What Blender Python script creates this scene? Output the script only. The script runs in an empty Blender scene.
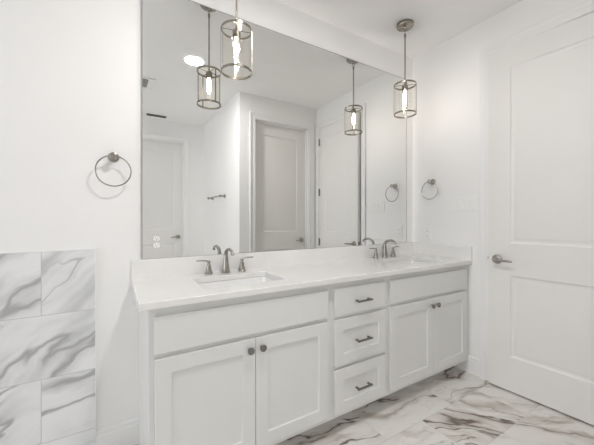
import bpy, bmesh, math
from mathutils import Vector, Matrix

S = bpy.context.scene
COL = S.collection
R = math.radians

# ------------------------------------------------------------------ camera
XR, ZC = 2.419, 2.741            # right wall face, ceiling height
CAM_Y, CAM_Z = -1.8624, 1.2256
cam_d = bpy.data.cameras.new('camera')
cam_d.sensor_fit = 'HORIZONTAL'; cam_d.sensor_width = 36.0
cam_d.lens = 300.213 / 594 * 36.0
cam_d.shift_y = (218.29 - 222.5) / 594
cam_d.clip_start = 0.02
cam = bpy.data.objects.new('camera', cam_d); COL.objects.link(cam)
cam.location = (0, CAM_Y, CAM_Z)
cam.rotation_euler = (R(90), 0, -R(31.33))
S.camera = cam

# ------------------------------------------------------------------ world, exposure
W = bpy.data.worlds.new('daylight'); S.world = W; W.use_nodes = True
wb = W.node_tree.nodes['Background']
wb.inputs['Color'].default_value = (0.88, 0.94, 1.0, 1); wb.inputs['Strength'].default_value = 1.0
S.view_settings.view_transform = 'Standard'; S.view_settings.look = 'None'
S.view_settings.gamma = 1.0; S.view_settings.use_curve_mapping = False
S.view_settings.exposure = -0.04
S.cycles.max_bounces = 18; S.cycles.diffuse_bounces = 14; S.cycles.glossy_bounces = 6
S.cycles.transmission_bounces = 8; S.cycles.transparent_max_bounces = 24
S.cycles.sample_clamp_indirect = 6.0; S.cycles.caustics_reflective = False; S.cycles.caustics_refractive = False
S.cycles.use_denoising = True
CAN_POWER, BULB_POWER, WINDOW_POWER = 300.0, 145.0, 68.0

def area_light(name, loc, rot, sx, sy, power, color):
    l = bpy.data.lights.new(name, 'AREA'); l.shape = 'RECTANGLE'; l.size = sx; l.size_y = sy
    l.energy = power; l.color = color
    o = bpy.data.objects.new(name, l); COL.objects.link(o); o.location = loc; o.rotation_euler = rot
    return o
# area lamp for soft side light, outside the unseen window added at left
area_light('added_window_light', (-5.76, -1.65, 1.25), (0, R(-90), 0), 2.2, 2.7, WINDOW_POWER, (0.90, 0.94, 1.0))
# ------------------------------------------------------------------ node helpers
class NT:
    def __init__(s, name):
        s.m = bpy.data.materials.new(name); s.m.use_nodes = True
        s.t = s.m.node_tree; s.b = s.t.nodes['Principled BSDF']; s.out = s.t.nodes['Material Output']
    def n(s, kind, **kw):
        nd = s.t.nodes.new(kind)
        for k, v in kw.items(): setattr(nd, k, v)
        return nd
    def put(s, sock, v):
        if isinstance(v, bpy.types.NodeSocket): s.t.links.new(v, sock)
        elif v is not None: sock.default_value = v
    def math(s, op, a, b=None, c=None):
        nd = s.n('ShaderNodeMath', operation=op)
        for i, v in enumerate((a, b, c)): s.put(nd.inputs[i], v)
        return nd.outputs[0]
    def vmath(s, op, a, b=None):
        nd = s.n('ShaderNodeVectorMath', operation=op)
        s.put(nd.inputs[0], a); s.put(nd.inputs[1], b)
        return nd.outputs[0]
    def comb(s, x, y, z):
        nd = s.n('ShaderNodeCombineXYZ')
        for i, v in enumerate((x, y, z)): s.put(nd.inputs[i], v)
        return nd.outputs[0]
    def noise(s, vec, scale, detail=4.0, rough=0.5, dist=0.0, out=0):
        nd = s.n('ShaderNodeTexNoise')
        s.put(nd.inputs['Vector'], vec); nd.inputs['Scale'].default_value = scale
        nd.inputs['Detail'].default_value = detail; nd.inputs['Roughness'].default_value = rough
        nd.inputs['Distortion'].default_value = dist
        return nd.outputs[out]
    def ramp(s, v, a, b, lo=0.0, hi=1.0):
        nd = s.n('ShaderNodeMapRange', interpolation_type='SMOOTHSTEP')
        s.put(nd.inputs[0], v); s.put(nd.inputs[1], a); s.put(nd.inputs[2], b)
        s.put(nd.inputs[3], lo); s.put(nd.inputs[4], hi)
        return nd.outputs[0]
    def mix(s, f, a, b):
        nd = s.n('ShaderNodeMix', data_type='RGBA')
        s.put(nd.inputs[0], f); s.put(nd.inputs[6], a); s.put(nd.inputs[7], b)
        return nd.outputs[2]
    def bump(s, h, strength, dist=0.01):
        nd = s.n('ShaderNodeBump'); nd.inputs['Strength'].default_value = strength
        nd.inputs['Distance'].default_value = dist; s.put(nd.inputs['Height'], h)
        s.put(s.b.inputs['Normal'], nd.outputs[0])
    def pos(s): return s.n('ShaderNodeNewGeometry').outputs['Position']

def paint(name, rgb, rough, bump=0.0, bscale=60.0, spec=0.5):
    t = NT(name); p = t.pos()
    v = t.noise(p, 2.5, 2)
    c = t.mix(t.ramp(v, 0.3, 0.7), (*[k * 0.985 for k in rgb], 1), (*rgb, 1))
    t.put(t.b.inputs['Base Color'], c); t.b.inputs['Roughness'].default_value = rough
    t.b.inputs['Specular IOR Level'].default_value = spec
    if bump: t.bump(t.noise(p, bscale, 3), bump, 0.003)
    return t.m

def metal(name, rgb, rough):
    t = NT(name); p = t.pos()
    f = t.noise(t.vmath('MULTIPLY', p, (40.0, 40.0, 400.0)), 3.0, 2)
    t.put(t.b.inputs['Base Color'], (*rgb, 1)); t.b.inputs['Metallic'].default_value = 1.0
    t.put(t.b.inputs['Roughness'], t.ramp(f, 0.2, 0.8, rough * 0.85, rough * 1.2))
    return t.m

def emitter(name, rgb, strength):
    t = NT(name); t.b.inputs['Base Color'].default_value = (0, 0, 0, 1)
    t.b.inputs['Emission Color'].default_value = (*rgb, 1)
    t.b.inputs['Emission Strength'].default_value = strength
    return t.m

def clear_glass(name, tint=(0.985, 0.985, 0.98), rough=0.02):
    t = NT(name); t.t.nodes.remove(t.b)
    tr = t.n('ShaderNodeBsdfTransparent'); tr.inputs[0].default_value = (*tint, 1)
    gl = t.n('ShaderNodeBsdfGlossy'); gl.inputs['Roughness'].default_value = rough
    lw = t.n('ShaderNodeLayerWeight'); lw.inputs['Blend'].default_value = 0.5
    fr = t.n('ShaderNodeMath', operation='MULTIPLY_ADD')
    t.put(fr.inputs[0], t.math('POWER', lw.outputs['Facing'], 5.0)); fr.inputs[1].default_value = 0.45; fr.inputs[2].default_value = 0.02
    mx = t.n('ShaderNodeMixShader')
    t.t.links.new(fr.outputs[0], mx.inputs[0]); t.t.links.new(tr.outputs[0], mx.inputs[1])
    t.t.links.new(gl.outputs[0], mx.inputs[2]); t.t.links.new(mx.outputs[0], t.out.inputs[0])
    return t.m

def marble(name, axes, origin, row_h, col_w, base, soft, dark, grout, rough, angle, fine=1.0, row_shift=0.5, seed=0.0, wamp=1.0, wv=0.20):
    """running-bond marble tiles; the pattern of each tile starts at its own place"""
    t = NT(name)
    sp = t.n('ShaderNodeSeparateXYZ'); t.put(sp.inputs[0], t.pos())
    a = t.math('SUBTRACT', sp.outputs[axes[0]], origin[0])
    b = t.math('SUBTRACT', sp.outputs[axes[1]], origin[1])
    rv = t.math('DIVIDE', b, row_h); row = t.math('FLOOR', rv)
    par = t.math('FLOORED_MODULO', row, 2.0)
    cv = t.math('ADD', t.math('DIVIDE', a, col_w), t.math('MULTIPLY', par, row_shift)); colm = t.math('FLOOR', cv)
    fr = t.math('FRACT', rv); fc = t.math('FRACT', cv)
    er = t.math('MULTIPLY', t.math('MINIMUM', fr, t.math('SUBTRACT', 1.0, fr)), row_h)
    ec = t.math('MULTIPLY', t.math('MINIMUM', fc, t.math('SUBTRACT', 1.0, fc)), col_w)
    edge = t.math('MINIMUM', er, ec)
    joint = t.ramp(edge, 0.0009, 0.0022, 1.0, 0.0)
    wn = t.n('ShaderNodeTexWhiteNoise', noise_dimensions='3D'); t.put(wn.inputs[0], t.comb(row, colm, seed))
    off = t.vmath('MULTIPLY', wn.outputs['Color'], (37.0, 23.0, 11.0))
    rot = t.n('ShaderNodeVectorRotate', rotation_type='Z_AXIS')
    t.put(rot.inputs['Vector'], t.comb(a, b, 0.0))
    t.put(rot.inputs['Angle'], t.math('ADD', angle, t.math('MULTIPLY', t.math('SUBTRACT', wn.outputs['Value'], 0.5), wamp)))
    p = t.vmath('ADD', rot.outputs[0], off)
    warp = t.vmath('MULTIPLY', t.vmath('SUBTRACT', t.noise(p, 3.0 * fine, 3, out=1), (0.5, 0.5, 0.5)), (wv, wv, 0.0))
    q = t.vmath('MULTIPLY', t.vmath('ADD', p, warp), (0.30, 1.25, 1.0))
    n1 = t.noise(q, 2.6 * fine, 3.5, 0.55)
    ridge = t.math('ABSOLUTE', t.math('SUBTRACT', n1, 0.5))
    wide = t.noise(q, 2.2 * fine, 2)
    lines = t.math('MULTIPLY', t.ramp(ridge, 0.0, t.ramp(wide, 0.4, 0.65, 0.006, 0.030), 1.0, 0.0), t.ramp(wide, 0.36, 0.56, 0.15, 1.0))
    n2 = t.noise(t.vmath('ADD', q, (9.3, 4.1, 0.0)), 4.6 * fine, 5, 0.6)
    hair = t.math('MULTIPLY', t.ramp(t.math('ABSOLUTE', t.math('SUBTRACT', n2, 0.5)), 0.0, 0.012, 1.0, 0.0), t.ramp(n1, 0.50, 0.70, 0.0, 0.4))
    clouds = t.math('MULTIPLY', t.ramp(ridge, 0.0, 0.11, 1.0, 0.0), t.ramp(t.noise(q, 3.6 * fine, 6, 0.65), 0.36, 0.66))
    c = t.mix(clouds, (*base, 1), (*soft, 1))
    c = t.mix(t.math('MAXIMUM', lines, hair), c, (*dark, 1))
    c = t.mix(joint, c, (*grout, 1))
    t.put(t.b.inputs['Base Color'], c)
    t.put(t.b.inputs['Roughness'], t.mix(joint, (rough, rough, rough, 1), (0.7, 0.7, 0.7, 1)))
    t.bump(t.math('SUBTRACT', 1.0, joint), 0.35, 0.0012)
    return t.m

M = {}
M['wall'] = paint('wall_paint', (0.88, 0.875, 0.87), 0.55, 0.10, 120, 0.3)
M['ceiling'] = paint('ceiling_paint', (0.93, 0.925, 0.92), 0.85, 0.12, 90, 0.2)
M['trim'] = paint('trim_enamel', (0.85, 0.85, 0.845), 0.30)
M['door'] = paint('door_enamel', (0.81, 0.80, 0.78), 0.5)
M['cabinet'] = paint('cabinet_lacquer', (0.77, 0.775, 0.765), 0.35)
M['inside'] = paint('cabinet_inside', (0.35, 0.33, 0.30), 0.6)
M['porcelain'] = paint('porcelain', (0.86, 0.86, 0.86), 0.08)
M['plastic'] = paint('white_plastic', (0.88, 0.88, 0.865), 0.28)
M['plastic_bright'] = paint('bright_white_plastic', (0.88, 0.88, 0.87), 0.3)
M['slot'] = paint('dark_slot', (0.03, 0.03, 0.03), 0.6)
M['nickel'] = metal('brushed_nickel', (0.36, 0.34, 0.31), 0.26)
M['pewter'] = metal('dark_pewter', (0.24, 0.235, 0.225), 0.32)
M['rodm'] = metal('satin_nickel', (0.31, 0.285, 0.245), 0.25)
M['glass'] = clear_glass('clear_glass')
M['lampglass'] = clear_glass('warm_clear_glass', (0.995, 0.99, 0.98))
M['bulb'] = emitter('glowing_bulb', (1.0, 0.925, 0.83), BULB_POWER)
M['can'] = emitter('lit_lens', (1.0, 0.98, 0.96), CAN_POWER)
M['bronze'] = paint('dark_bronze_enamel', (0.10, 0.095, 0.09), 0.4)
M['grille'] = paint('grey_grille', (0.42, 0.42, 0.41), 0.5)
t = NT('mirror_silver'); t.b.inputs['Metallic'].default_value = 1.0
t.put(t.b.inputs['Base Color'], t.mix(t.noise(t.pos(), 1.0), (0.90, 0.91, 0.90, 1), (0.91, 0.915, 0.905, 1)))
t.b.inputs['Roughness'].default_value = 0.0; M['mirror'] = t.m
t = NT('white_quartz'); p = t.pos()
c = t.mix(t.ramp(t.noise(p, 3.0, 5, 0.6), 0.35, 0.7), (0.84, 0.835, 0.825, 1), (0.80, 0.795, 0.785, 1))
c = t.mix(t.ramp(t.noise(p, 260.0, 2), 0.68, 0.74), c, (0.70, 0.69, 0.67, 1))
t.put(t.b.inputs['Base Color'], c); t.b.inputs['Roughness'].default_value = 0.14; M['quartz'] = t.m
M['floor'] = marble('marble_floor_tile', (0, 1), (2.204, -1.0095), 0.3075, 0.61, (0.78, 0.765, 0.74), (0.44, 0.395, 0.35), (0.17, 0.135, 0.11), (0.52, 0.50, 0.47), 0.20, R(24), 1.45, 0.5, 3.0, 0.9, 0.16)
M['walltile'] = marble('marble_wall_tile', (0, 2), (-0.2965, 0.1535), 0.3045, 0.61, (0.82, 0.825, 0.84), (0.52, 0.53, 0.54), (0.42, 0.42, 0.43), (0.50, 0.50, 0.50), 0.22, R(-24), 1.1, 0.5, 5.0, 0.8, 0.18)

# ------------------------------------------------------------------ mesh helpers
def box(bm, lo, hi):
    x0, y0, z0 = lo; x1, y1, z1 = hi
    v = [bm.verts.new(p) for p in ((x0,y0,z0),(x1,y0,z0),(x1,y1,z0),(x0,y1,z0),(x0,y0,z1),(x1,y0,z1),(x1,y1,z1),(x0,y1,z1))]
    for f in ((0,3,2,1),(4,5,6,7),(0,1,5,4),(1,2,6,5),(2,3,7,6),(3,0,4,7)): bm.faces.new([v[i] for i in f])

def axis_matrix(axis):
    return Vector((0, 0, 1)).rotation_difference(Vector(axis)).to_matrix()

def lathe(bm, prof, center=(0,0,0), axis=(0,0,1), n=32, closed=False, sx=1.0):
    """prof: (radius, height) along axis"""
    m = axis_matrix(axis); c = Vector(center); rings = []
    for r, h in prof:
        if r < 1e-6: rings.append([bm.verts.new(c + m @ Vector((0, 0, h)))])
        else: rings.append([bm.verts.new(c + m @ Vector((r*math.cos(2*math.pi*k/n)*sx, r*math.sin(2*math.pi*k/n), h))) for k in range(n)])
    pairs = list(zip(rings, rings[1:])) + ([(rings[-1], rings[0])] if closed else [])
    for A, B in pairs:
        if len(A) == 1 and len(B) == 1: continue
        for k in range(n):
            k2 = (k+1) % n
            if len(A) == 1: bm.faces.new((A[0], B[k2], B[k]))
            elif len(B) == 1: bm.faces.new((A[k], A[k2], B[0]))
            else: bm.faces.new((A[k], A[k2], B[k2], B[k]))

def tube(bm, pts, radii, n=14, cap=True, flat=1.0):
    pts = [Vector(p) for p in pts]
    if not isinstance(radii, (list, tuple)): radii = [radii]*len(pts)
    rings = []; up = None
    for i, p in enumerate(pts):
        d = (pts[min(i+1, len(pts)-1)] - pts[max(i-1, 0)]).normalized()
        if up is None:
            up = d.orthogonal().normalized()
            if abs(d.z) < 0.9: up = (Vector((0,0,1)) - d*d.z).normalized()
        up = (up - d*up.dot(d)).normalized(); s = d.cross(up)
        rings.append([bm.verts.new(p + (s*math.cos(2*math.pi*k/n) + up*math.sin(2*math.pi*k/n)*flat)*radii[i]) for k in range(n)])
    for A, B in zip(rings, rings[1:]):
        for k in range(n): bm.faces.new((A[k], A[(k+1)%n], B[(k+1)%n], B[k]))
    if cap:
        bm.faces.new(rings[0][::-1]); bm.faces.new(rings[-1])

def torus(bm, center, axis, R0, r, n=56, m=10):
    mt = axis_matrix(axis); c = Vector(center); rings = []
    for i in range(n):
        a = 2*math.pi*i/n
        rings.append([bm.verts.new(c + mt @ Vector(((R0 + r*math.cos(2*math.pi*j/m))*math.cos(a), (R0 + r*math.cos(2*math.pi*j/m))*math.sin(a), r*math.sin(2*math.pi*j/m)))) for j in range(m)])
    for i in range(n):
        A, B = rings[i], rings[(i+1)%n]
        for j in range(m): bm.faces.new((A[j], B[j], B[(j+1)%m], A[(j+1)%m]))

def obj(name, bm, mat, parent=None, bevel=0.0, smooth=True, seg=2):
    bmesh.ops.recalc_face_normals(bm, faces=bm.faces[:])
    me = bpy.data.meshes.new(name); bm.to_mesh(me); bm.free()
    o = bpy.data.objects.new(name, me); COL.objects.link(o)
    me.materials.append(M[mat])
    if bevel:
        b = o.modifiers.new('bevel', 'BEVEL'); b.width = bevel; b.segments = seg; b.limit_method = 'ANGLE'; b.angle_limit = R(40)
    if smooth:
        for f in me.polygons: f.use_smooth = True
        try: me.set_sharp_from_angle(angle=R(32))
        except Exception: pass
    if parent:
        o.parent = parent
        bpy.context.view_layer.update()
        o.matrix_parent_inverse = parent.matrix_world.inverted()
    return o

def B(*boxes):
    bm = bmesh.new()
    for lo, hi in boxes: box(bm, lo, hi)
    return bm

def tag(o, label=None, cat=None, group=None, kind=None):
    for k, v in (('label', label), ('category', cat), ('group', group), ('kind', kind)):
        if v: o[k] = v
    return o

def empty(name, loc, rz=0.0, **kw):
    o = bpy.data.objects.new(name, None); COL.objects.link(o); o.location = loc; o.rotation_euler = (0, 0, rz)
    o.empty_display_size = 0.1
    bpy.context.view_layer.update()
    return tag(o, **kw)

def struct(name, bm, mat, bevel=0.0, label=None, cat=None):
    return tag(obj(name, bm, mat, None, bevel, smooth=bool(bevel)), label, cat, None, 'structure')

# ------------------------------------------------------------------ room shell
T = 0.12
XL = -5.60                       # left wall face
YF = -1.575                       # wall with the closet door, facing the mirror
YA = -3.19                       # far end of the entry recess
XA = 1.290                       # side of that recess
struct('floor', B(((XL-T, YA-T, -0.1), (XR+1.3, T, 0.0)), ((0.0, YA-1.2, -0.1), (XR+1.3, YA-T, 0.0))), 'floor', label='white marble tile floor with brown and grey veins', cat='floor')
struct('ceiling', B(((XL-T, YA-T, ZC), (XR+1.3, T, ZC+0.1)), ((0.0, YA-1.2, ZC), (XR+1.3, YA-T, ZC+0.1))), 'ceiling', label='flat off-white painted ceiling', cat='ceiling')
struct('wall_back', B(((XL-T, 0, 0), (XR+T, T, ZC))), 'wall', label='white painted wall behind the vanity and mirror', cat='wall')
# right wall with the opening of door_1
D1A, D1B, DH = -1.506, -0.700, 2.440
struct('wall_right', B(((XR, D1B+0.02, 0), (XR+T, 0, ZC)), ((XR, D1A-0.02, DH+0.02), (XR+T, D1B+0.02, ZC)), ((XR, YF-T, 0), (XR+T, D1A-0.02, ZC))), 'wall', label='white painted wall to the right of the vanity', cat='wall')
# front wall with the opening of door_2
D2A, D2B, DH2 = 1.500, 2.283, 2.442
struct('wall_front', B(((XA, YF-T, 0), (D2A-0.02, YF, ZC)), ((D2A-0.02, YF-T, DH2+0.02), (D2B+0.02, YF, ZC)), ((D2B+0.02, YF-T, 0), (XR, YF, ZC))), 'wall', label='white painted wall opposite the mirror, around the nearer closed door', cat='wall')
struct('wall_recess_side', B(((XA, YA-T, 0), (XA+T, YF-T, ZC))), 'wall', label='bright white side wall carrying the towel bar in the mirror', cat='wall')
D3A, D3B, DH3 = 0.210, 0.973, 2.420
struct('wall_recess_end', B(((XL-T, YA-T, 0), (D3A-0.02, YA, ZC)), ((D3A-0.02, YA-T, DH3+0.02), (D3B+0.02, YA, ZC)), ((D3B+0.02, YA-T, 0), (XA, YA, ZC))), 'wall', label='white wall around the farthest door in the mirror', cat='wall')
# left wall, out of view, with a window added to supply side light
WY0, WY1, WZ0, WZ1 = -3.00, -0.30, 0.15, 2.35
struct('wall_left', B(((XL-T, YA, 0), (XL, WY0, ZC)), ((XL-T, WY1, 0), (XL, 0, ZC)), ((XL-T, WY0, 0), (XL, WY1, WZ0)), ((XL-T, WY0, WZ1), (XL, WY1, ZC))), 'wall', label='white wall on the left with the added window', cat='wall')
w1 = empty('added_window_1', (XL, -1.65, WZ0), label='unseen white framed window added in the left wall for side light', cat='window', kind='structure')
fr_ = 0.05
obj('window_frame', B(((XL-0.09, WY0, WZ0), (XL-0.03, WY1, WZ0+fr_)), ((XL-0.09, WY0, WZ1-fr_), (XL-0.03, WY1, WZ1)), ((XL-0.09, WY0, WZ0+fr_), (XL-0.03, WY0+fr_, WZ1-fr_)), ((XL-0.09, WY1-fr_, WZ0+fr_), (XL-0.03, WY1, WZ1-fr_)), ((XL-0.085, -1.67, WZ0+fr_), (XL-0.035, -1.63, WZ1-fr_))), 'trim', w1, 0.003)
obj('window_pane', B(((XL-0.063, WY0+fr_, WZ0+fr_), (XL-0.057, WY1-fr_, WZ1-fr_))), 'glass', w1, smooth=False)
# closed rooms behind the doors
struct('wall_outer', B(((XR+1.2, YA-1.2, 0), (XR+1.3, T, ZC)), ((XR+T, 0, 0), (XR+1.2, T, ZC)), ((0.0, YA-1.2, 0), (XR+1.2, YA-1.1, ZC)), ((0.0, YA-1.1, 0), (0.06, YA-T, ZC))), 'wall', label='walls of the dark rooms behind the doors', cat='wall')

# baseboards -------------------------------------------------------
BB = [(0.0, 0.0), (0.015, 0.0), (0.015, 0.098), (0.0135, 0.103), (0.009, 0.107), (0.009, 0.121), (0.0075, 0.127), (0.004, 0.131), (0.0, 0.133)]
def baseboard(name, p0, p1, nrm, label):
    bm = bmesh.new(); p0 = Vector((*p0, 0)); p1 = Vector((*p1, 0)); n = Vector((*nrm, 0))
    A = [bm.verts.new(p0 + n*d + Vector((0, 0, z))) for d, z in BB]; C_ = [bm.verts.new(p1 + n*d + Vector((0, 0, z))) for d, z in BB]
    k = len(BB)
    for i in range(k): bm.faces.new((A[i], A[(i+1)%k], C_[(i+1)%k], C_[i]))
    bm.faces.new(A[::-1]); bm.faces.new(C_)
    tag(obj(name, bm, 'trim', None, 0, True), label, 'baseboard', None, 'structure')
baseboard('baseboard_back', (-0.079, 0), (0.117, 0), (0, -1), 'short white baseboard between the marble wall tile and the vanity')
baseboard('baseboard_right', (XR, -0.41), (XR, -0.6195), (-1, 0), 'short white baseboard between the vanity and the open door')
baseboard('baseboard_recess', (XA, YF), (XA, YA), (-1, 0), 'white baseboard along the wall with the towel bar')
baseboard('baseboard_end', (1.054, YA), (XA, YA), (0, 1), 'white baseboard beside the farthest door')
baseboard('baseboard_left', (XL, -0.012), (XL, YA), (1, 0), 'white baseboard along the window wall')

# marble wainscot --------------------------------------------------
struct('trim_1', B(((XL, -0.012, 0), (-0.0835, 0, 1.066))), 'walltile', label='grey veined white marble wall tile at lower left', cat='wall tile')
struct('trim_2', B(((-0.0835, -0.0135, 0), (-0.0795, 0, 1.070)), ((XL, -0.0135, 1.066), (-0.0835, 0, 1.070))), 'trim', label='thin white edge strip around the marble wall tile', cat='trim')

# ------------------------------------------------------------------ doors
CAS = [(0.006, 0.0), (0.006, 0.010), (0.011, 0.013), (0.016, 0.011), (0.046, 0.012), (0.052, 0.017), (0.066, 0.019), (0.073, 0.022), (0.080, 0.020), (0.080, 0.0)]
def casing(parent, a0, a1, top, to_world):
    """moulded casing mitred round an opening; to_world(a, out, z)"""
    bm = bmesh.new(); strips = []
    for d, th in CAS:
        strips.append([bm.verts.new(to_world(a, th, z)) for a, z in ((a0-d, 0), (a0-d, top+d), (a1+d, top+d), (a1+d, 0))])
    for A, C_ in zip(strips, strips[1:]):
        for i in range(3): bm.faces.new((A[i], A[i+1], C_[i+1], C_[i]))
    bm.faces.new([s[0] for s in strips]); bm.faces.new([s[3] for s in strips][::-1])
    return obj('casing', bm, 'trim', parent, 0, True)

def leaf_mesh(w, h, panels, th=0.035):
    """moulded panel leaf: x 0..w, front at y=0, back at y=th, z 0..h"""
    bm = bmesh.new()
    PR = [(0.0, 0.0), (0.004, 0.004), (0.012, 0.0085), (0.022, 0.0085), (0.034, 0.003), (0.040, 0.002)]
    xa, xb = panels[0][0], panels[0][1]
    zs = sorted({0.0, h, *[p[2] for p in panels], *[p[3] for p in panels]}); xs = [0.0, xa, xb, w]
    for side in (0, 1):
        y0 = th if side else 0.0; sg = -1 if side else 1
        V = {}
        def gv(x, z):
            if (x, z) not in V: V[(x, z)] = bm.verts.new((x, y0, z))
            return V[(x, z)]
        for i in range(3):
            for j in range(len(zs)-1):
                if i == 1 and any(abs(p[2]-zs[j]) < 1e-6 for p in panels): continue
                bm.faces.new((gv(xs[i], zs[j]), gv(xs[i+1], zs[j]), gv(xs[i+1], zs[j+1]), gv(xs[i], zs[j+1])))
        for p in panels:
            prev = [gv(p[0], p[2]), gv(p[1], p[2]), gv(p[1], p[3]), gv(p[0], p[3])]
            for d, dep in PR[1:]:
                cur = [bm.verts.new((x, y0 + sg*dep, z)) for x, z in ((p[0]+d, p[2]+d), (p[1]-d, p[2]+d), (p[1]-d, p[3]-d), (p[0]+d, p[3]-d))]
                for k in range(4): bm.faces.new((prev[k], prev[(k+1)%4], cur[(k+1)%4], cur[k]))
                prev = cur
            bm.faces.new(prev)
    bmesh.ops.remove_doubles(bm, verts=bm.verts[:], dist=1e-6)
    # rim
    for a, b in (((0, 0), (0, h)), ((w, 0), (w, h)), ((0, 0), (w, 0)), ((0, h), (w, h))):
        vs = [bm.verts.new((a[0], 0, a[1])), bm.verts.new((b[0], 0, b[1])), bm.verts.new((b[0], th, b[1])), bm.verts.new((a[0], th, a[1]))]
        bm.faces.new(vs)
    bmesh.ops.remove_doubles(bm, verts=bm.verts[:], dist=1e-6)
    return bm

def lever_mesh(x, z, direction):
    """round rose and straight lever standing off the front face (y=0, outwards is -y)"""
    bm = bmesh.new()
    lathe(bm, [(0, 0), (0.033, 0), (0.033, 0.004), (0.029, 0.009), (0.016, 0.011), (0.0115, 0.014), (0.0105, 0.040), (0.012, 0.044), (0.012, 0.056), (0.010, 0.059), (0, 0.059)], (x, 0, z), (0, -1, 0), 32)
    d = direction
    tube(bm, [(x - d*0.006, -0.050, z), (x + d*0.02, -0.051, z), (x + d*0.055, -0.054, z-0.001), (x + d*0.095, -0.055, z-0.003), (x + d*0.112, -0.053, z-0.003)], [0.010, 0.0095, 0.0085, 0.0078, 0.006], 14)
    return bm

def hinge_mesh(x, z):
    bm = bmesh.new()
    lathe(bm, [(0, -0.052), (0.004, -0.052), (0.0075, -0.048), (0.0075, 0.048), (0.004, 0.052), (0, 0.052)], (x, -0.006, z), (0, 0, 1), 14)
    box(bm, (x, -0.002, z-0.046), (x+0.018, 0.001, z+0.046))
    return bm

def in_frame(bm, mtx):
    bmesh.ops.transform(bm, matrix=mtx, verts=bm.verts[:]); return bm

def make_leaf(door, w, h, panels, lever_x, lever_dir, mtx, hinges=None):
    lf = obj('door_leaf', in_frame(leaf_mesh(w, h, panels), mtx), 'door', door, 0, True)
    hd = obj('door_handle', in_frame(lever_mesh(lever_x, 0.918, lever_dir), mtx), 'nickel', lf)
    hd['label'] = 'brushed nickel lever handle'
    if hinges:
        for z in hinges: obj('hinge', in_frame(hinge_mesh(0.0, z), mtx), 'nickel', lf)
    return lf

# door_1: in the right wall, standing slightly ajar, hinge side away from the vanity
d1 = empty('door_1', (XR-0.003, -1.50, 0), label='large white two-panel door standing ajar at right', cat='door', kind='structure')
ang = R(3.4)
# local x runs hinge -> latch, local -y faces the room
ux = Vector((-math.sin(ang), math.cos(ang), 0)); uy = Vector((math.cos(ang), math.sin(ang), 0))
m1 = Matrix(((ux.x, uy.x, 0, XR-0.005), (ux.y, uy.y, 0, -1.50), (0, 0, 1, 0.012), (0, 0, 0, 1)))
lf1 = make_leaf(d1, 0.801, 2.424, [(0.138, 0.663, 0.240, 0.812), (0.138, 0.663, 1.038, 2.282)], 0.743, -1, m1, (0.24, 0.893, 1.568, 2.25))
bm = bmesh.new(); box(bm, (0.800, 0.006, 0.890), (0.8025, 0.029, 0.948)); box(bm, (0.801, 0.010, 0.910), (0.810, 0.024, 0.930))
obj('latch', in_frame(bm, m1), 'nickel', lf1)
JT = 0.02
def jamb(parent, a0, a1, top, to_world, depth, stop):
    bm = bmesh.new()
    def bb_(a, b, o0, o1, z0, z1):
        p, q = to_world(a, o0, z0), to_world(b, o1, z1)
        box(bm, tuple(min(i, j) for i, j in zip(p, q)), tuple(max(i, j) for i, j in zip(p, q)))
    bb_(a0-JT, a0, 0, -depth, 0, top); bb_(a1, a1+JT, 0, -depth, 0, top); bb_(a0-JT, a1+JT, 0, -depth, top, top+JT)
    s0, s1 = stop
    bb_(a0, a0+0.011, s0, s1, 0, top); bb_(a1-0.011, a1, s0, s1, 0, top); bb_(a0+0.011, a1-0.011, s0, s1, top-0.011, top)
    return obj('jamb', bm, 'trim', parent, 0.0015)
right_w = lambda a, o, z: Vector((XR - o, a, z))
front_w = lambda a, o, z: Vector((a, YF + o, z))
end_w = lambda a, o, z: Vector((a, YA + o, z))
casing(d1, D1A, D1B, DH, right_w)
jamb(d1, D1A, D1B, DH, right_w, T, (-0.040, -0.075))
# door_2: closed, seen in the mirror, leaf set back in its frame
d2 = empty('door_2', ((D2A+D2B)/2, YF, 0), label='closed white door in the mirror, nearest the ajar door', cat='door', kind='structure')
casing(d2, D2A, D2B, DH2, front_w)
jamb(d2, D2A, D2B, DH2, front_w, T, (-0.045, -0.072))
def flip(w, x0, y):   # leaf facing +y : local x runs towards -x
    return Matrix(((-1, 0, 0, x0), (0, -1, 0, y), (0, 0, 1, 0.012), (0, 0, 0, 1)))
PN = lambda w: [(0.135, w-0.135, 0.233, 0.812), (0.135, w-0.135, 1.038, 2.282)]
make_leaf(d2, 0.777, DH2-0.016, PN(0.777), 0.068, 1, flip(0.777, D2B-0.003, YF-0.074))
# door_3: closed, at the far end of the recess
d3 = empty('door_3', ((D3A+D3B)/2, YA, 0), label='closed grey-white door at far left in the mirror', cat='door', kind='structure')
casing(d3, D3A, D3B, DH3, end_w)
jamb(d3, D3A, D3B, DH3, end_w, T, (-0.045, -0.072))
make_leaf(d3, 0.757, DH3-0.016, [(0.125, 0.632, 0.233, 0.812), (0.125, 0.632, 1.038, 2.275)], 0.068, 1, flip(0.757, D3B-0.003, YA-0.074))

# ------------------------------------------------------------------ vanity cabinet
H = CAM_Z; K = 1.0061
fx = lambda x: x*K
fz = lambda z: H + (z-H)*K
CX0, CX1 = 0.1165, XR-0.002
YFR, YD = -0.522, -0.542          # face frame front, door front
CT, CB = 0.865, 0.0925
van = empty('vanity_cabinet', (1.265, -0.26, 0), label='long white double vanity cabinet under the quartz countertop', cat='cabinet')
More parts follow.
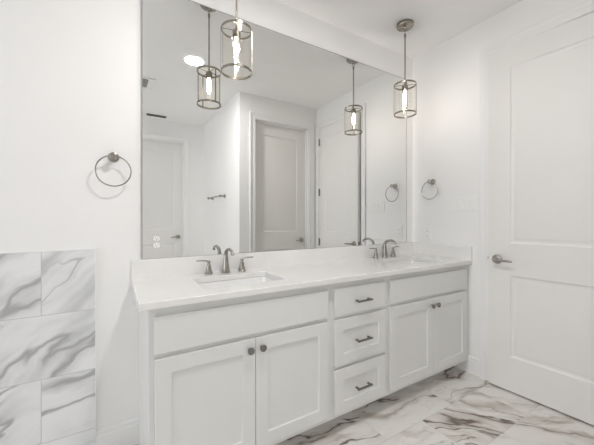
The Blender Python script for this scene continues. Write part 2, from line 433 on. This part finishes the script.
# box: side, bottom, back, toe kick
bm = B(((CX0, YFR+0.02, CB), (CX0+0.018, -0.001, CT)), ((CX0, -0.405, 0), (CX0+0.018, -0.001, CB)),
       ((CX1-0.018, YFR+0.02, CB), (CX1, -0.001, CT)), ((CX0+0.018, YFR+0.02, CB), (CX1-0.018, -0.001, CB+0.018)),
       ((CX0+0.018, -0.010, CB+0.018), (CX1-0.018, -0.001, CT)), ((CX0+0.018, -0.405, 0), (CX1, -0.390, CB)))
obj('carcass', bm, 'cabinet', van, 0.001)
xs = [fx(.135), fx(1.000), fx(1.047), fx(1.452), fx(1.496), fx(2.358)]
def frame_boxes():
    y0, y1 = YFR, YFR+0.02; L = []
    st = [(CX0, fx(.150)), (fx(.985), fx(1.062)), (fx(1.437), fx(1.511)), (fx(2.343), CX1)]
    for a, b in st: L.append(((a, y0, CB), (b, y1, CT)))
    for (a, b), (c, d) in zip(st, st[1:]):
        L += [((b, y0, CB), (c, y1, CB+0.035)), ((b, y0, fz(.820)), (c, y1, CT)), ((b, y0, fz(.645)), (c, y1, fz(.695)))]
    a, b = st[1][1], st[2][0]; L.append(((a, y0, fz(.372)), (b, y1, fz(.405))))
    return L
obj('face_frame', B(*frame_boxes()), 'cabinet', van, 0.001)

def shaker(x0, x1, z0, z1, rail=0.063):
    bm = bmesh.new(); y0, y1 = YD, YFR-0.001; d = 0.009; s = 0.0015
    O = [(x0, z0), (x1, z0), (x1, z1), (x0, z1)]
    I = [(x0+rail, z0+rail), (x1-rail, z0+rail), (x1-rail, z1-rail), (x0+rail, z1-rail)]
    I2 = [(x0+rail+s, z0+rail+s), (x1-rail-s, z0+rail+s), (x1-rail-s, z1-rail-s), (x0+rail+s, z1-rail-s)]
    fo = [bm.verts.new((x, y0, z)) for x, z in O]; fi = [bm.verts.new((x, y0, z)) for x, z in I]
    pi_ = [bm.verts.new((x, y0+d, z)) for x, z in I2]; bo = [bm.verts.new((x, y1, z)) for x, z in O]
    for k in range(4):
        j = (k+1) % 4
        bm.faces.new((fo[k], fo[j], fi[j], fi[k])); bm.faces.new((fi[k], fi[j], pi_[j], pi_[k])); bm.faces.new((fo[k], bo[k], bo[j], fo[j]))
    bm.faces.new(pi_); bm.faces.new(bo[::-1])
    return bm
def knob(parent, x, z):
    bm = bmesh.new()
    lathe(bm, [(0, 0), (0.0085, 0), (0.0075, 0.003), (0.0055, 0.008), (0.0065, 0.013), (0.0145, 0.017), (0.0165, 0.021), (0.0155, 0.026), (0.010, 0.029), (0, 0.0295)], (x, YD, z), (0, -1, 0), 28)
    obj('knob', bm, 'pewter', parent)
def pull(parent, x, z):
    bm = bmesh.new(); L = 0.052
    for s in (-1, 1):
        box(bm, (x+s*(L-0.006)-0.006, YD-0.028, z-0.005), (x+s*(L-0.006)+0.006, YD, z+0.005))
    box(bm, (x-L-0.006, YD-0.034, z-0.0055), (x+L+0.006, YD-0.025, z+0.0055))
    obj('pull', bm, 'pewter', parent, 0.002)
def slab(name, x0, x1, z0, z1):
    return obj(name, B(((x0, YD, z0), (x1, YFR-0.001, z1))), 'cabinet', van, 0.0018)
slab('false_drawer_front', fx(.135), fx(1.000), fz(.681), fz(.831))
slab('false_drawer_front', fx(1.496), fx(2.358), fz(.683), fz(.831))
for x0, x1, kx in ((.138, .5695, .540), (.5725, 1.002, .6015), (1.498, 1.9315, 1.902), (1.9345, 2.356, 1.9635)):
    o = obj('cabinet_door', shaker(fx(x0), fx(x1), fz(.130), fz(.659)), 'cabinet', van, 0.0012)
    knob(o, fx(kx), fz(.612))
dr = slab('drawer', fx(1.047), fx(1.452), fz(.677), fz(.832)); pull(dr, fx(1.248), fz(.748))
for z0, z1 in ((.397, .656), (.126, .375)):
    o = obj('drawer', shaker(fx(1.048), fx(1.453), fz(z0), fz(z1)), 'cabinet', van, 0.0012)
    pull(o, fx(1.247), fz((z0+z1)/2 - 0.006))

# ------------------------------------------------------------------ countertop and sinks
SX = [(0.362, 0.800), (1.762, 2.200)]; SY = (-0.440, -0.160)
ct = empty('countertop', (1.25, -0.27, CT), label='long white quartz countertop on the double vanity', cat='countertop')
CZ = 0.895; X0 = 0.080
def slab_with_holes():
    bm = bmesh.new(); gx = [X0, *SX[0], *SX[1], XR-0.001]; gy = [-0.558, *SY, -0.001]; V = {}
    def gv(i, j, z):
        if (i, j, z) not in V: V[(i, j, z)] = bm.verts.new((gx[i], gy[j], z))
        return V[(i, j, z)]
    hole = lambda i, j: j == 1 and i in (1, 3)
    for i in range(5):
        for j in range(3):
            if hole(i, j): continue
            bm.faces.new((gv(i,j,CZ), gv(i+1,j,CZ), gv(i+1,j+1,CZ), gv(i,j+1,CZ)))
            bm.faces.new((gv(i,j,CT), gv(i,j+1,CT), gv(i+1,j+1,CT), gv(i+1,j,CT)))
            for di, dj, a, b in ((0,-1,(i,j),(i+1,j)), (0,1,(i+1,j+1),(i,j+1)), (-1,0,(i,j+1),(i,j)), (1,0,(i+1,j),(i+1,j+1))):
                ni, nj = i+di, j+dj
                if ni < 0 or nj < 0 or ni > 4 or nj > 2 or hole(ni, nj):
                    bm.faces.new((gv(*a,CT), gv(*b,CT), gv(*b,CZ), gv(*a,CZ)))
    return bm
obj('slab', slab_with_holes(), 'quartz', ct, 0.0025)
obj('backsplash', B(((X0, -0.020, CZ), (XR-0.001, -0.001, 1.000))), 'quartz', ct, 0.0015)
obj('side_splash', B(((XR-0.021, -0.557, CZ), (XR-0.001, -0.0205, 1.000))), 'quartz', ct, 0.0015)

def rrect(x0, x1, y0, y1, r, n=6):
    P = []
    for cx, cy, a in ((x1-r, y1-r, 0), (x0+r, y1-r, 90), (x0+r, y0+r, 180), (x1-r, y0+r, 270)):
        for k in range(n+1):
            t_ = R(a + 90*k/n); P.append((cx + r*math.cos(t_), cy + r*math.sin(t_)))
    return P
def sink(x0, x1, label):
    y0, y1 = SY; cx, cy = (x0+x1)/2, (y0+y1)/2
    root = empty('undermount_sink', (cx, cy, 0.72), label=label, cat='sink', group='undermount sinks')
    bm = bmesh.new(); rings = []
    spec = [(-0.016, CT-0.001, 0.03), (0.0, CT-0.001, 0.025), (0.002, CT-0.008, 0.026), (0.008, 0.76, 0.035), (0.020, 0.738, 0.05), (0.05, 0.730, 0.06), (0.11, 0.727, 0.028)]
    for ins, z, r in spec: rings.append([bm.verts.new((x, y, z)) for x, y in rrect(x0+ins-0.002, x1-ins+0.002, y0+ins-0.002, y1-ins+0.002, r)])
    for A, C_ in zip(rings, rings[1:]):
        n = len(A)
        for k in range(n): bm.faces.new((A[k], A[(k+1)%n], C_[(k+1)%n], C_[k]))
    bm.faces.new(rings[-1])
    o = obj('basin', bm, 'porcelain', root)
    sm = o.modifiers.new('thickness', 'SOLIDIFY'); sm.thickness = 0.008; sm.offset = -1
    bm = bmesh.new(); lathe(bm, [(0, 0.0015), (0.012, 0.0015), (0.014, 0.004), (0.021, 0.004), (0.0225, 0.0005), (0, 0.0005)], (cx, cy, 0.7275), n=28)
    obj('drain', bm, 'nickel', root)
sink(*SX[0], 'white rectangular undermount sink at the left end of the countertop')
sink(*SX[1], 'white rectangular undermount sink at the right end of the countertop')

# ------------------------------------------------------------------ faucets
def faucet(x, y, label):
    root = empty('faucet', (x, y, CZ), label=label, cat='faucet', group='widespread faucets')
    z = CZ + 0.0006
    bm = bmesh.new()
    # flared eight-sided body blending into the arched spout
    lathe(bm, [(0, 0), (0.0265, 0), (0.0265, 0.004), (0.0235, 0.008), (0.0205, 0.030), (0.0175, 0.055), (0.0155, 0.075), (0, 0.075)], (x, y, z), n=24)
    pts, rad = [], []
    for k in range(5): pts.append((x, y, z+0.055+0.0125*k)); rad.append(0.0158-0.0007*k)
    cx, cz, rr = y-0.066, z+0.106, 0.066
    for k in range(1, 15):
        a = R(180-k*11.5) if False else R(k*10.2)
        pts.append((x, cx + rr*math.cos(a)*1.0, cz + rr*0.60*math.sin(a))); rad.append(0.0122-0.0003*k)
    e = Vector(pts[-1]); pts.append((x, e.y-0.004, e.z-0.014)); rad.append(0.0098)
    tube(bm, pts, rad, 18)
    # lift rod behind the spout
    tube(bm, [(x, y+0.020, z), (x, y+0.020, z+0.085)], 0.0028, 10)
    lathe(bm, [(0, 0), (0.005, 0), (0.0062, 0.008), (0.004, 0.012), (0, 0.012)], (x, y+0.020, z+0.082), n=14)
    obj('spout', bm, 'nickel', root)
    for s in (-1, 1):
        hx = x + s*0.1035
        bm = bmesh.new()
        lathe(bm, [(0, 0), (0.0245, 0), (0.0245, 0.004), (0.0215, 0.008), (0.0165, 0.026), (0.0120, 0.050), (0.0115, 0.056), (0.0085, 0.060), (0.0085, 0.066), (0, 0.066)], (hx, y, z), n=8 if False else 24)
        b = obj('valve_base', bm, 'nickel', root)
        bm = bmesh.new()
        lathe(bm, [(0, 0), (0.0095, 0), (0.0105, 0.006), (0.0085, 0.013), (0, 0.015)], (hx, y, z+0.0655), n=20)
        tube(bm, [(hx, y, z+0.074), (hx+s*0.018, y-0.001, z+0.080), (hx+s*0.045, y-0.003, z+0.083), (hx+s*0.072, y-0.004, z+0.083)], [0.0068, 0.0065, 0.0062, 0.0058], 14, flat=0.7)
        obj('handle', bm, 'nickel', b)
faucet(0.580, -0.076, 'brushed nickel widespread faucet at the left sink')
faucet(1.962, -0.072, 'brushed nickel widespread faucet at the right sink')

# ------------------------------------------------------------------ mirror
MX0, MX1, MZ0, MZ1 = 0.1309, 2.3264, 1.0015, 2.518
mir = empty('wall_mirror', ((MX0+MX1)/2, 0, MZ0), label='large frameless wall mirror above the double vanity', cat='mirror')
# the glass hangs a few millimetres proud at its left end
MYL, MYR = -0.0140, -0.0044
def mirror_slab(x0, x1, z0, z1, front, back):
    bm = B(((x0, -1, z0), (x1, 0, z1)))
    for v in bm.verts: v.co.y = MYL + (MYR-MYL)*(v.co.x-MX0)/(MX1-MX0) + (front if v.co.y < -0.5 else back)
    return bm
obj('mirror_glass', mirror_slab(MX0, MX1, MZ0, MZ1, 0.0, 0.004), 'mirror', mir, smooth=False)
M['mirror_edge'] = paint('mirror_edge', (0.33, 0.34, 0.33), 0.3)
e = 0.0028
for x0, x1, z0, z1 in ((MX0, MX1, MZ1-e, MZ1), (MX1-e, MX1, MZ0, MZ1-e), (MX0, MX0+e*.5, MZ0, MZ1-e)):
    obj('polished_edge', mirror_slab(x0, x1, z0, z1, -0.0007, 0.0001), 'mirror_edge', mir, smooth=False)

# ------------------------------------------------------------------ outlets and switches
def receptacle(parent, c, rt, out, face_mat, size=(0.0168, 0.0142)):
    """two socket faces; c centre, rt unit right, out unit outward"""
    for s in (1, -1):
        bm = bmesh.new(); cc = c + Vector((0, 0, s*0.0195)); n = 28; prof = []
        def ring(scale, h):
            L = []
            for k in range(n):
                a = 2*math.pi*k/n; lx = max(-size[0], min(size[0], 0.0195*math.cos(a)))*scale; lz = size[1]*math.sin(a)*scale
                L.append(bm.verts.new(cc + rt*lx + Vector((0, 0, lz)) + out*h))
            return L
        r0, r1, r2 = ring(1, 0), ring(1, 0.002), ring(0.93, 0.0028)
        for A, C_ in ((r0, r1), (r1, r2)):
            for k in range(n): bm.faces.new((A[k], A[(k+1)%n], C_[(k+1)%n], C_[k]))
        bm.faces.new(r2); bm.faces.new(r0[::-1])
        f = obj('socket', bm, face_mat, parent)
        bm = bmesh.new()
        for dx, hh in ((-0.0062, 0.0042), (0.0062, 0.0036)):
            p = cc + rt*dx + Vector((0, 0, 0.003)) + out*0.0029
            q = [p + rt*a + Vector((0, 0, b)) + out*0.0003 for a, b in ((-0.0011, -hh), (0.0011, -hh), (0.0011, hh), (-0.0011, hh))]
            bm.faces.new([bm.verts.new(v) for v in q])
        lathe(bm, [(0, 0.0004), (0.0023, 0.0004), (0.0023, 0), (0, 0)], cc + Vector((0, 0, -0.0065)) + out*0.0028, out, 12)
        obj('slots', bm, 'slot', f)
o1 = empty('wall_outlet', (XR, -0.163, 1.093), label='white duplex outlet on the right wall just above the side splash', cat='outlet')
obj('cover_plate', B(((XR-0.006, -0.163-0.0355, 1.093-0.058), (XR, -0.163+0.0355, 1.093+0.058))), 'plastic', o1, 0.002)
receptacle(o1, Vector((XR-0.006, -0.163, 1.093)), Vector((0, -1, 0)), Vector((-1, 0, 0)), 'plastic')
o2 = empty('mirror_outlet', (0.203, -0.014, 1.093), label='bright white duplex outlet set in the mirror above the left end of the backsplash', cat='outlet')
obj('cover_plate', B(((0.203-0.0355, -0.0170, 1.093-0.058), (0.203+0.0355, -0.0141, 1.093+0.058))), 'mirror', o2, smooth=False)
receptacle(o2, Vector((0.203, -0.0170, 1.093)), Vector((1, 0, 0)), Vector((0, -1, 0)), 'plastic_bright')
sw = empty('switch_plate', (XR, -0.4685, 1.343), label='wide white plate of four rocker switches on the right wall', cat='light switch')
obj('cover_plate', B(((XR-0.0065, -0.584, 1.285), (XR, -0.353, 1.401))), 'plastic', sw, 0.003)
for k in range(4):
    y = -0.4685 + (k-1.5)*0.046
    bm = bmesh.new(); zc = 1.343; s = 1 if k % 2 else -1
    pr = [(0.0, -0.033), (0.005 if s > 0 else 0.002, -0.033), (0.0025, 0.0), (0.002 if s > 0 else 0.005, 0.033), (0.0, 0.033)]
    A = [bm.verts.new((XR-0.0062-d, y-0.0165, zc+z)) for d, z in pr]; C_ = [bm.verts.new((XR-0.0062-d, y+0.0165, zc+z)) for d, z in pr]
    for i in range(5): bm.faces.new((A[i], A[(i+1)%5], C_[(i+1)%5], C_[i]))
    bm.faces.new(A); bm.faces.new(C_[::-1])
    obj('rocker', bm, 'plastic', sw, 0.0005)

# ------------------------------------------------------------------ towel rings and bar
def towel_ring(wall_pt, out, side, label):
    """wall_pt: centre of the rose on the wall; out: unit vector away from the wall"""
    w = Vector(wall_pt); out = Vector(out)
    root = empty('towel_ring', wall_pt, label=label, cat='towel ring', group='towel rings')
    bm = bmesh.new()
    lathe(bm, [(0, 0), (0.026, 0), (0.026, 0.005), (0.0225, 0.010), (0.013, 0.014), (0.0105, 0.022), (0.0115, 0.038), (0.0165, 0.044), (0.0175, 0.052), (0.0165, 0.060), (0.010, 0.063), (0, 0.0635)], w, out, 28)
    obj('post', bm, 'nickel', root)
    bm = bmesh.new()
    torus(bm, w + out*0.050 + Vector((0, 0, -0.078)), out, 0.0785, 0.0034)
    obj('ring', bm, 'nickel', root)
towel_ring((-0.003, -0.0005, 1.548), (0, -1, 0), 1, 'nickel towel ring on the wall left of the mirror')
towel_ring((XR-0.0005, -0.213, 1.549), (-1, 0, 0), 1, 'nickel towel ring on the wall right of the mirror')
tb = empty('towel_bar', (XA, -2.38, 1.523), label='nickel towel bar seen in the mirror on the recess side wall', cat='towel bar')
for y in (-2.10, -2.66):
    bm = bmesh.new(); lathe(bm, [(0, 0), (0.026, 0), (0.026, 0.006), (0.014, 0.014), (0.0115, 0.03), (0.0125, 0.055), (0.0165, 0.062), (0.0165, 0.078), (0.010, 0.083), (0, 0.083)], (XA-0.0005, y, 1.523), (-1, 0, 0), 24)
    obj('post', bm, 'nickel', tb)
bm = bmesh.new(); tube(bm, [(XA-0.070, -2.67, 1.523), (XA-0.070, -2.09, 1.523)], 0.0095, 18); obj('bar', bm, 'nickel', tb)

# ------------------------------------------------------------------ pendants
def pendant(x, y, rot, label, zt, zb):
    root = empty('pendant_light', (x, y, ZC), label=label, cat='pendant light', group='glass cylinder pendants')
    bm = bmesh.new()
    lathe(bm, [(0, 0), (0.0625, 0), (0.0635, -0.003), (0.0635, -0.018), (0.0605, -0.0235), (0.02, -0.025), (0.012, -0.028), (0.008, -0.036), (0, -0.036)], (x, y, ZC-0.0005), n=40)
    cn = obj('canopy', bm, 'rodm', root)
    for s in (-1, 1):
        bm = bmesh.new()
        lathe(bm, [(0.0052, 0), (0.0052, -0.004), (0.0035, -0.006), (0, -0.006)], (x+s*0.034*math.cos(rot), y+s*0.034*math.sin(rot), ZC-0.024), n=14)
        obj('screw', bm, 'pewter', cn)
    bm = bmesh.new()
    bm = bmesh.new()
    torus(bm, (x, y, ZC-0.046), (math.cos(rot), math.sin(rot), 0), 0.0125, 0.0027, 24, 8)
    torus(bm, (x, y, ZC-0.067), (-math.sin(rot), math.cos(rot), 0), 0.0125, 0.0027, 24, 8)
    obj('loop', bm, 'rodm', root)
    r = 0.083
    bm = bmesh.new()
    lathe(bm, [(0, ZC-0.077), (0.006, ZC-0.079), (0.0085, ZC-0.084), (0.0085, ZC-0.104), (0.0052, ZC-0.107), (0.0052, zt-0.03), (0, zt-0.03)], (x, y, 0), n=18)
    obj('rod', bm, 'rodm', root)
    for z in (zt, zb):
        bm = bmesh.new()
        lathe(bm, [(r, -0.0065), (r, 0.0065), (r-0.0035, 0.0065), (r-0.0035, -0.0065)], (x, y, z), n=56, closed=True)
        obj('rim', bm, 'rodm', root, 0.0008)
    for k in range(4):
        a = rot + k*math.pi/2; c, s = math.cos(a), math.sin(a); bm = bmesh.new(); w = 0.004
        rr0, rr1 = r-0.0005, r+0.0018
        P = [(rr0, -w), (rr1, -w), (rr1, w), (rr0, w)]
        lo = [bm.verts.new((x+p*c-q*s, y+p*s+q*c, zb-0.0065)) for p, q in P]; hi = [bm.verts.new((x+p*c-q*s, y+p*s+q*c, zt+0.0065)) for p, q in P]
        for i in range(4): bm.faces.new((lo[i], lo[(i+1)%4], hi[(i+1)%4], hi[i]))
        bm.faces.new(lo[::-1]); bm.faces.new(hi)
        obj('strap', bm, 'rodm', root)
    # spider holding the shade, and the socket cup
    bm = bmesh.new()
    for k in range(2):
        a = rot + k*math.pi/2; c, s = math.cos(a), math.sin(a)
        tube(bm, [(x-c*(r-0.002), y-s*(r-0.002), zt-0.001), (x+c*(r-0.002), y+s*(r-0.002), zt-0.001)], 0.0024, 8)
    lathe(bm, [(0, 0.008), (0.009, 0.008), (0.012, 0.002), (0.0215, -0.004), (0.0225, -0.010), (0.0215, -0.045), (0.019, -0.048), (0, -0.048)], (x, y, zt), n=28)
    obj('socket', bm, 'rodm', root)
    bm = bmesh.new(); g = 0.0025
    ri = r-0.0045
    lathe(bm, [(ri, zb+0.001), (ri, zt-0.004), (ri-g, zt-0.004), (ri-g, zb+0.001)], (x, y, 0), n=64, closed=True)
    obj('glass_shade', bm, 'lampglass', root)
    bm = bmesh.new()
    lathe(bm, [(0, 0.0), (0.0095, -0.0), (0.0105, -0.012), (0.0125, -0.030), (0.0135, -0.050), (0.0125, -0.072), (0.0085, -0.092), (0.004, -0.104), (0, -0.106)], (x, y, zt-0.0485), n=24)
    obj('bulb', bm, 'bulb', root)
    return root
pendant(0.572, -0.287, R(-105), 'glass cylinder pendant hanging above the left sink', 2.254, 2.026)
pendant(1.938, -0.300, R(-133), 'glass cylinder pendant hanging above the right sink', 2.264, 2.038)

# ------------------------------------------------------------------ ceiling light and vents
def recessed(x, y, label):
    root = empty('recessed_light', (x, y, ZC), label=label, cat='ceiling light')
    bm = bmesh.new(); lathe(bm, [(0.083, -0.001), (0.098, -0.001), (0.097, -0.0045), (0.084, -0.0055)], (x, y, ZC), n=48, closed=True)
    obj('trim_ring', bm, 'plastic', root)
    bm = bmesh.new(); lathe(bm, [(0, -0.004), (0.0835, -0.004), (0.0835, -0.0012), (0, -0.0012)], (x, y, ZC), n=48)
    obj('lens', bm, 'can', root)
recessed(0.667, -1.14, 'round lit recessed ceiling light seen in the mirror')
ef = empty('exhaust_fan', (0.265, -1.895, ZC), label='square white ceiling fan grille seen at the mirror left edge', cat='ceiling vent')
FX0, FX1, FY0, FY1 = 0.125, 0.405, -2.035, -1.755
obj('grille_frame', B(((FX0, FY0, ZC-0.016), (FX1, FY0+0.02, ZC-0.0005)), ((FX0, FY1-0.02, ZC-0.016), (FX1, FY1, ZC-0.0005)), ((FX0, FY0+0.02, ZC-0.016), (FX0+0.07, FY1-0.02, ZC-0.0005)), ((FX1-0.07, FY0+0.02, ZC-0.016), (FX1, FY1-0.02, ZC-0.0005))), 'plastic', ef, 0.004)
obj('louvre', B(*[((FX0+0.07, FY0+0.02+0.02*k+0.004, ZC-0.013), (FX1-0.07, FY0+0.02+0.02*k+0.0145, ZC-0.004)) for k in range(12)]), 'grille', ef)
obj('backing', B(((FX0+0.07, FY0+0.02, ZC-0.003), (FX1-0.07, FY1-0.02, ZC-0.0005))), 'slot', ef, smooth=False)
DX, DY = 0.022, -0.035
vt = empty('ceiling_vent', (0.558, -3.020, ZC), label='narrow dark bronze slot vent near the far door in the mirror', cat='ceiling vent')
obj('vent_frame', B(((0.405+DX, -3.022+DY, ZC-0.010), (0.667+DX, -3.014+DY, ZC-0.0005)), ((0.405+DX, -2.956+DY, ZC-0.010), (0.667+DX, -2.948+DY, ZC-0.0005)), ((0.405+DX, -3.014+DY, ZC-0.010), (0.413+DX, -2.956+DY, ZC-0.0005)), ((0.659+DX, -3.014+DY, ZC-0.010), (0.667+DX, -2.956+DY, ZC-0.0005))), 'bronze', vt, 0.001)
obj('slat', B(*[((0.413+DX, -3.012+DY+0.0145*k, ZC-0.009), (0.659+DX, -3.006+DY+0.0145*k, ZC-0.002)) for k in range(4)]), 'bronze', vt)
obj('backing', B(((0.413+DX, -3.014+DY, ZC-0.002), (0.659+DX, -2.956+DY, ZC-0.0005))), 'slot', vt, smooth=False)
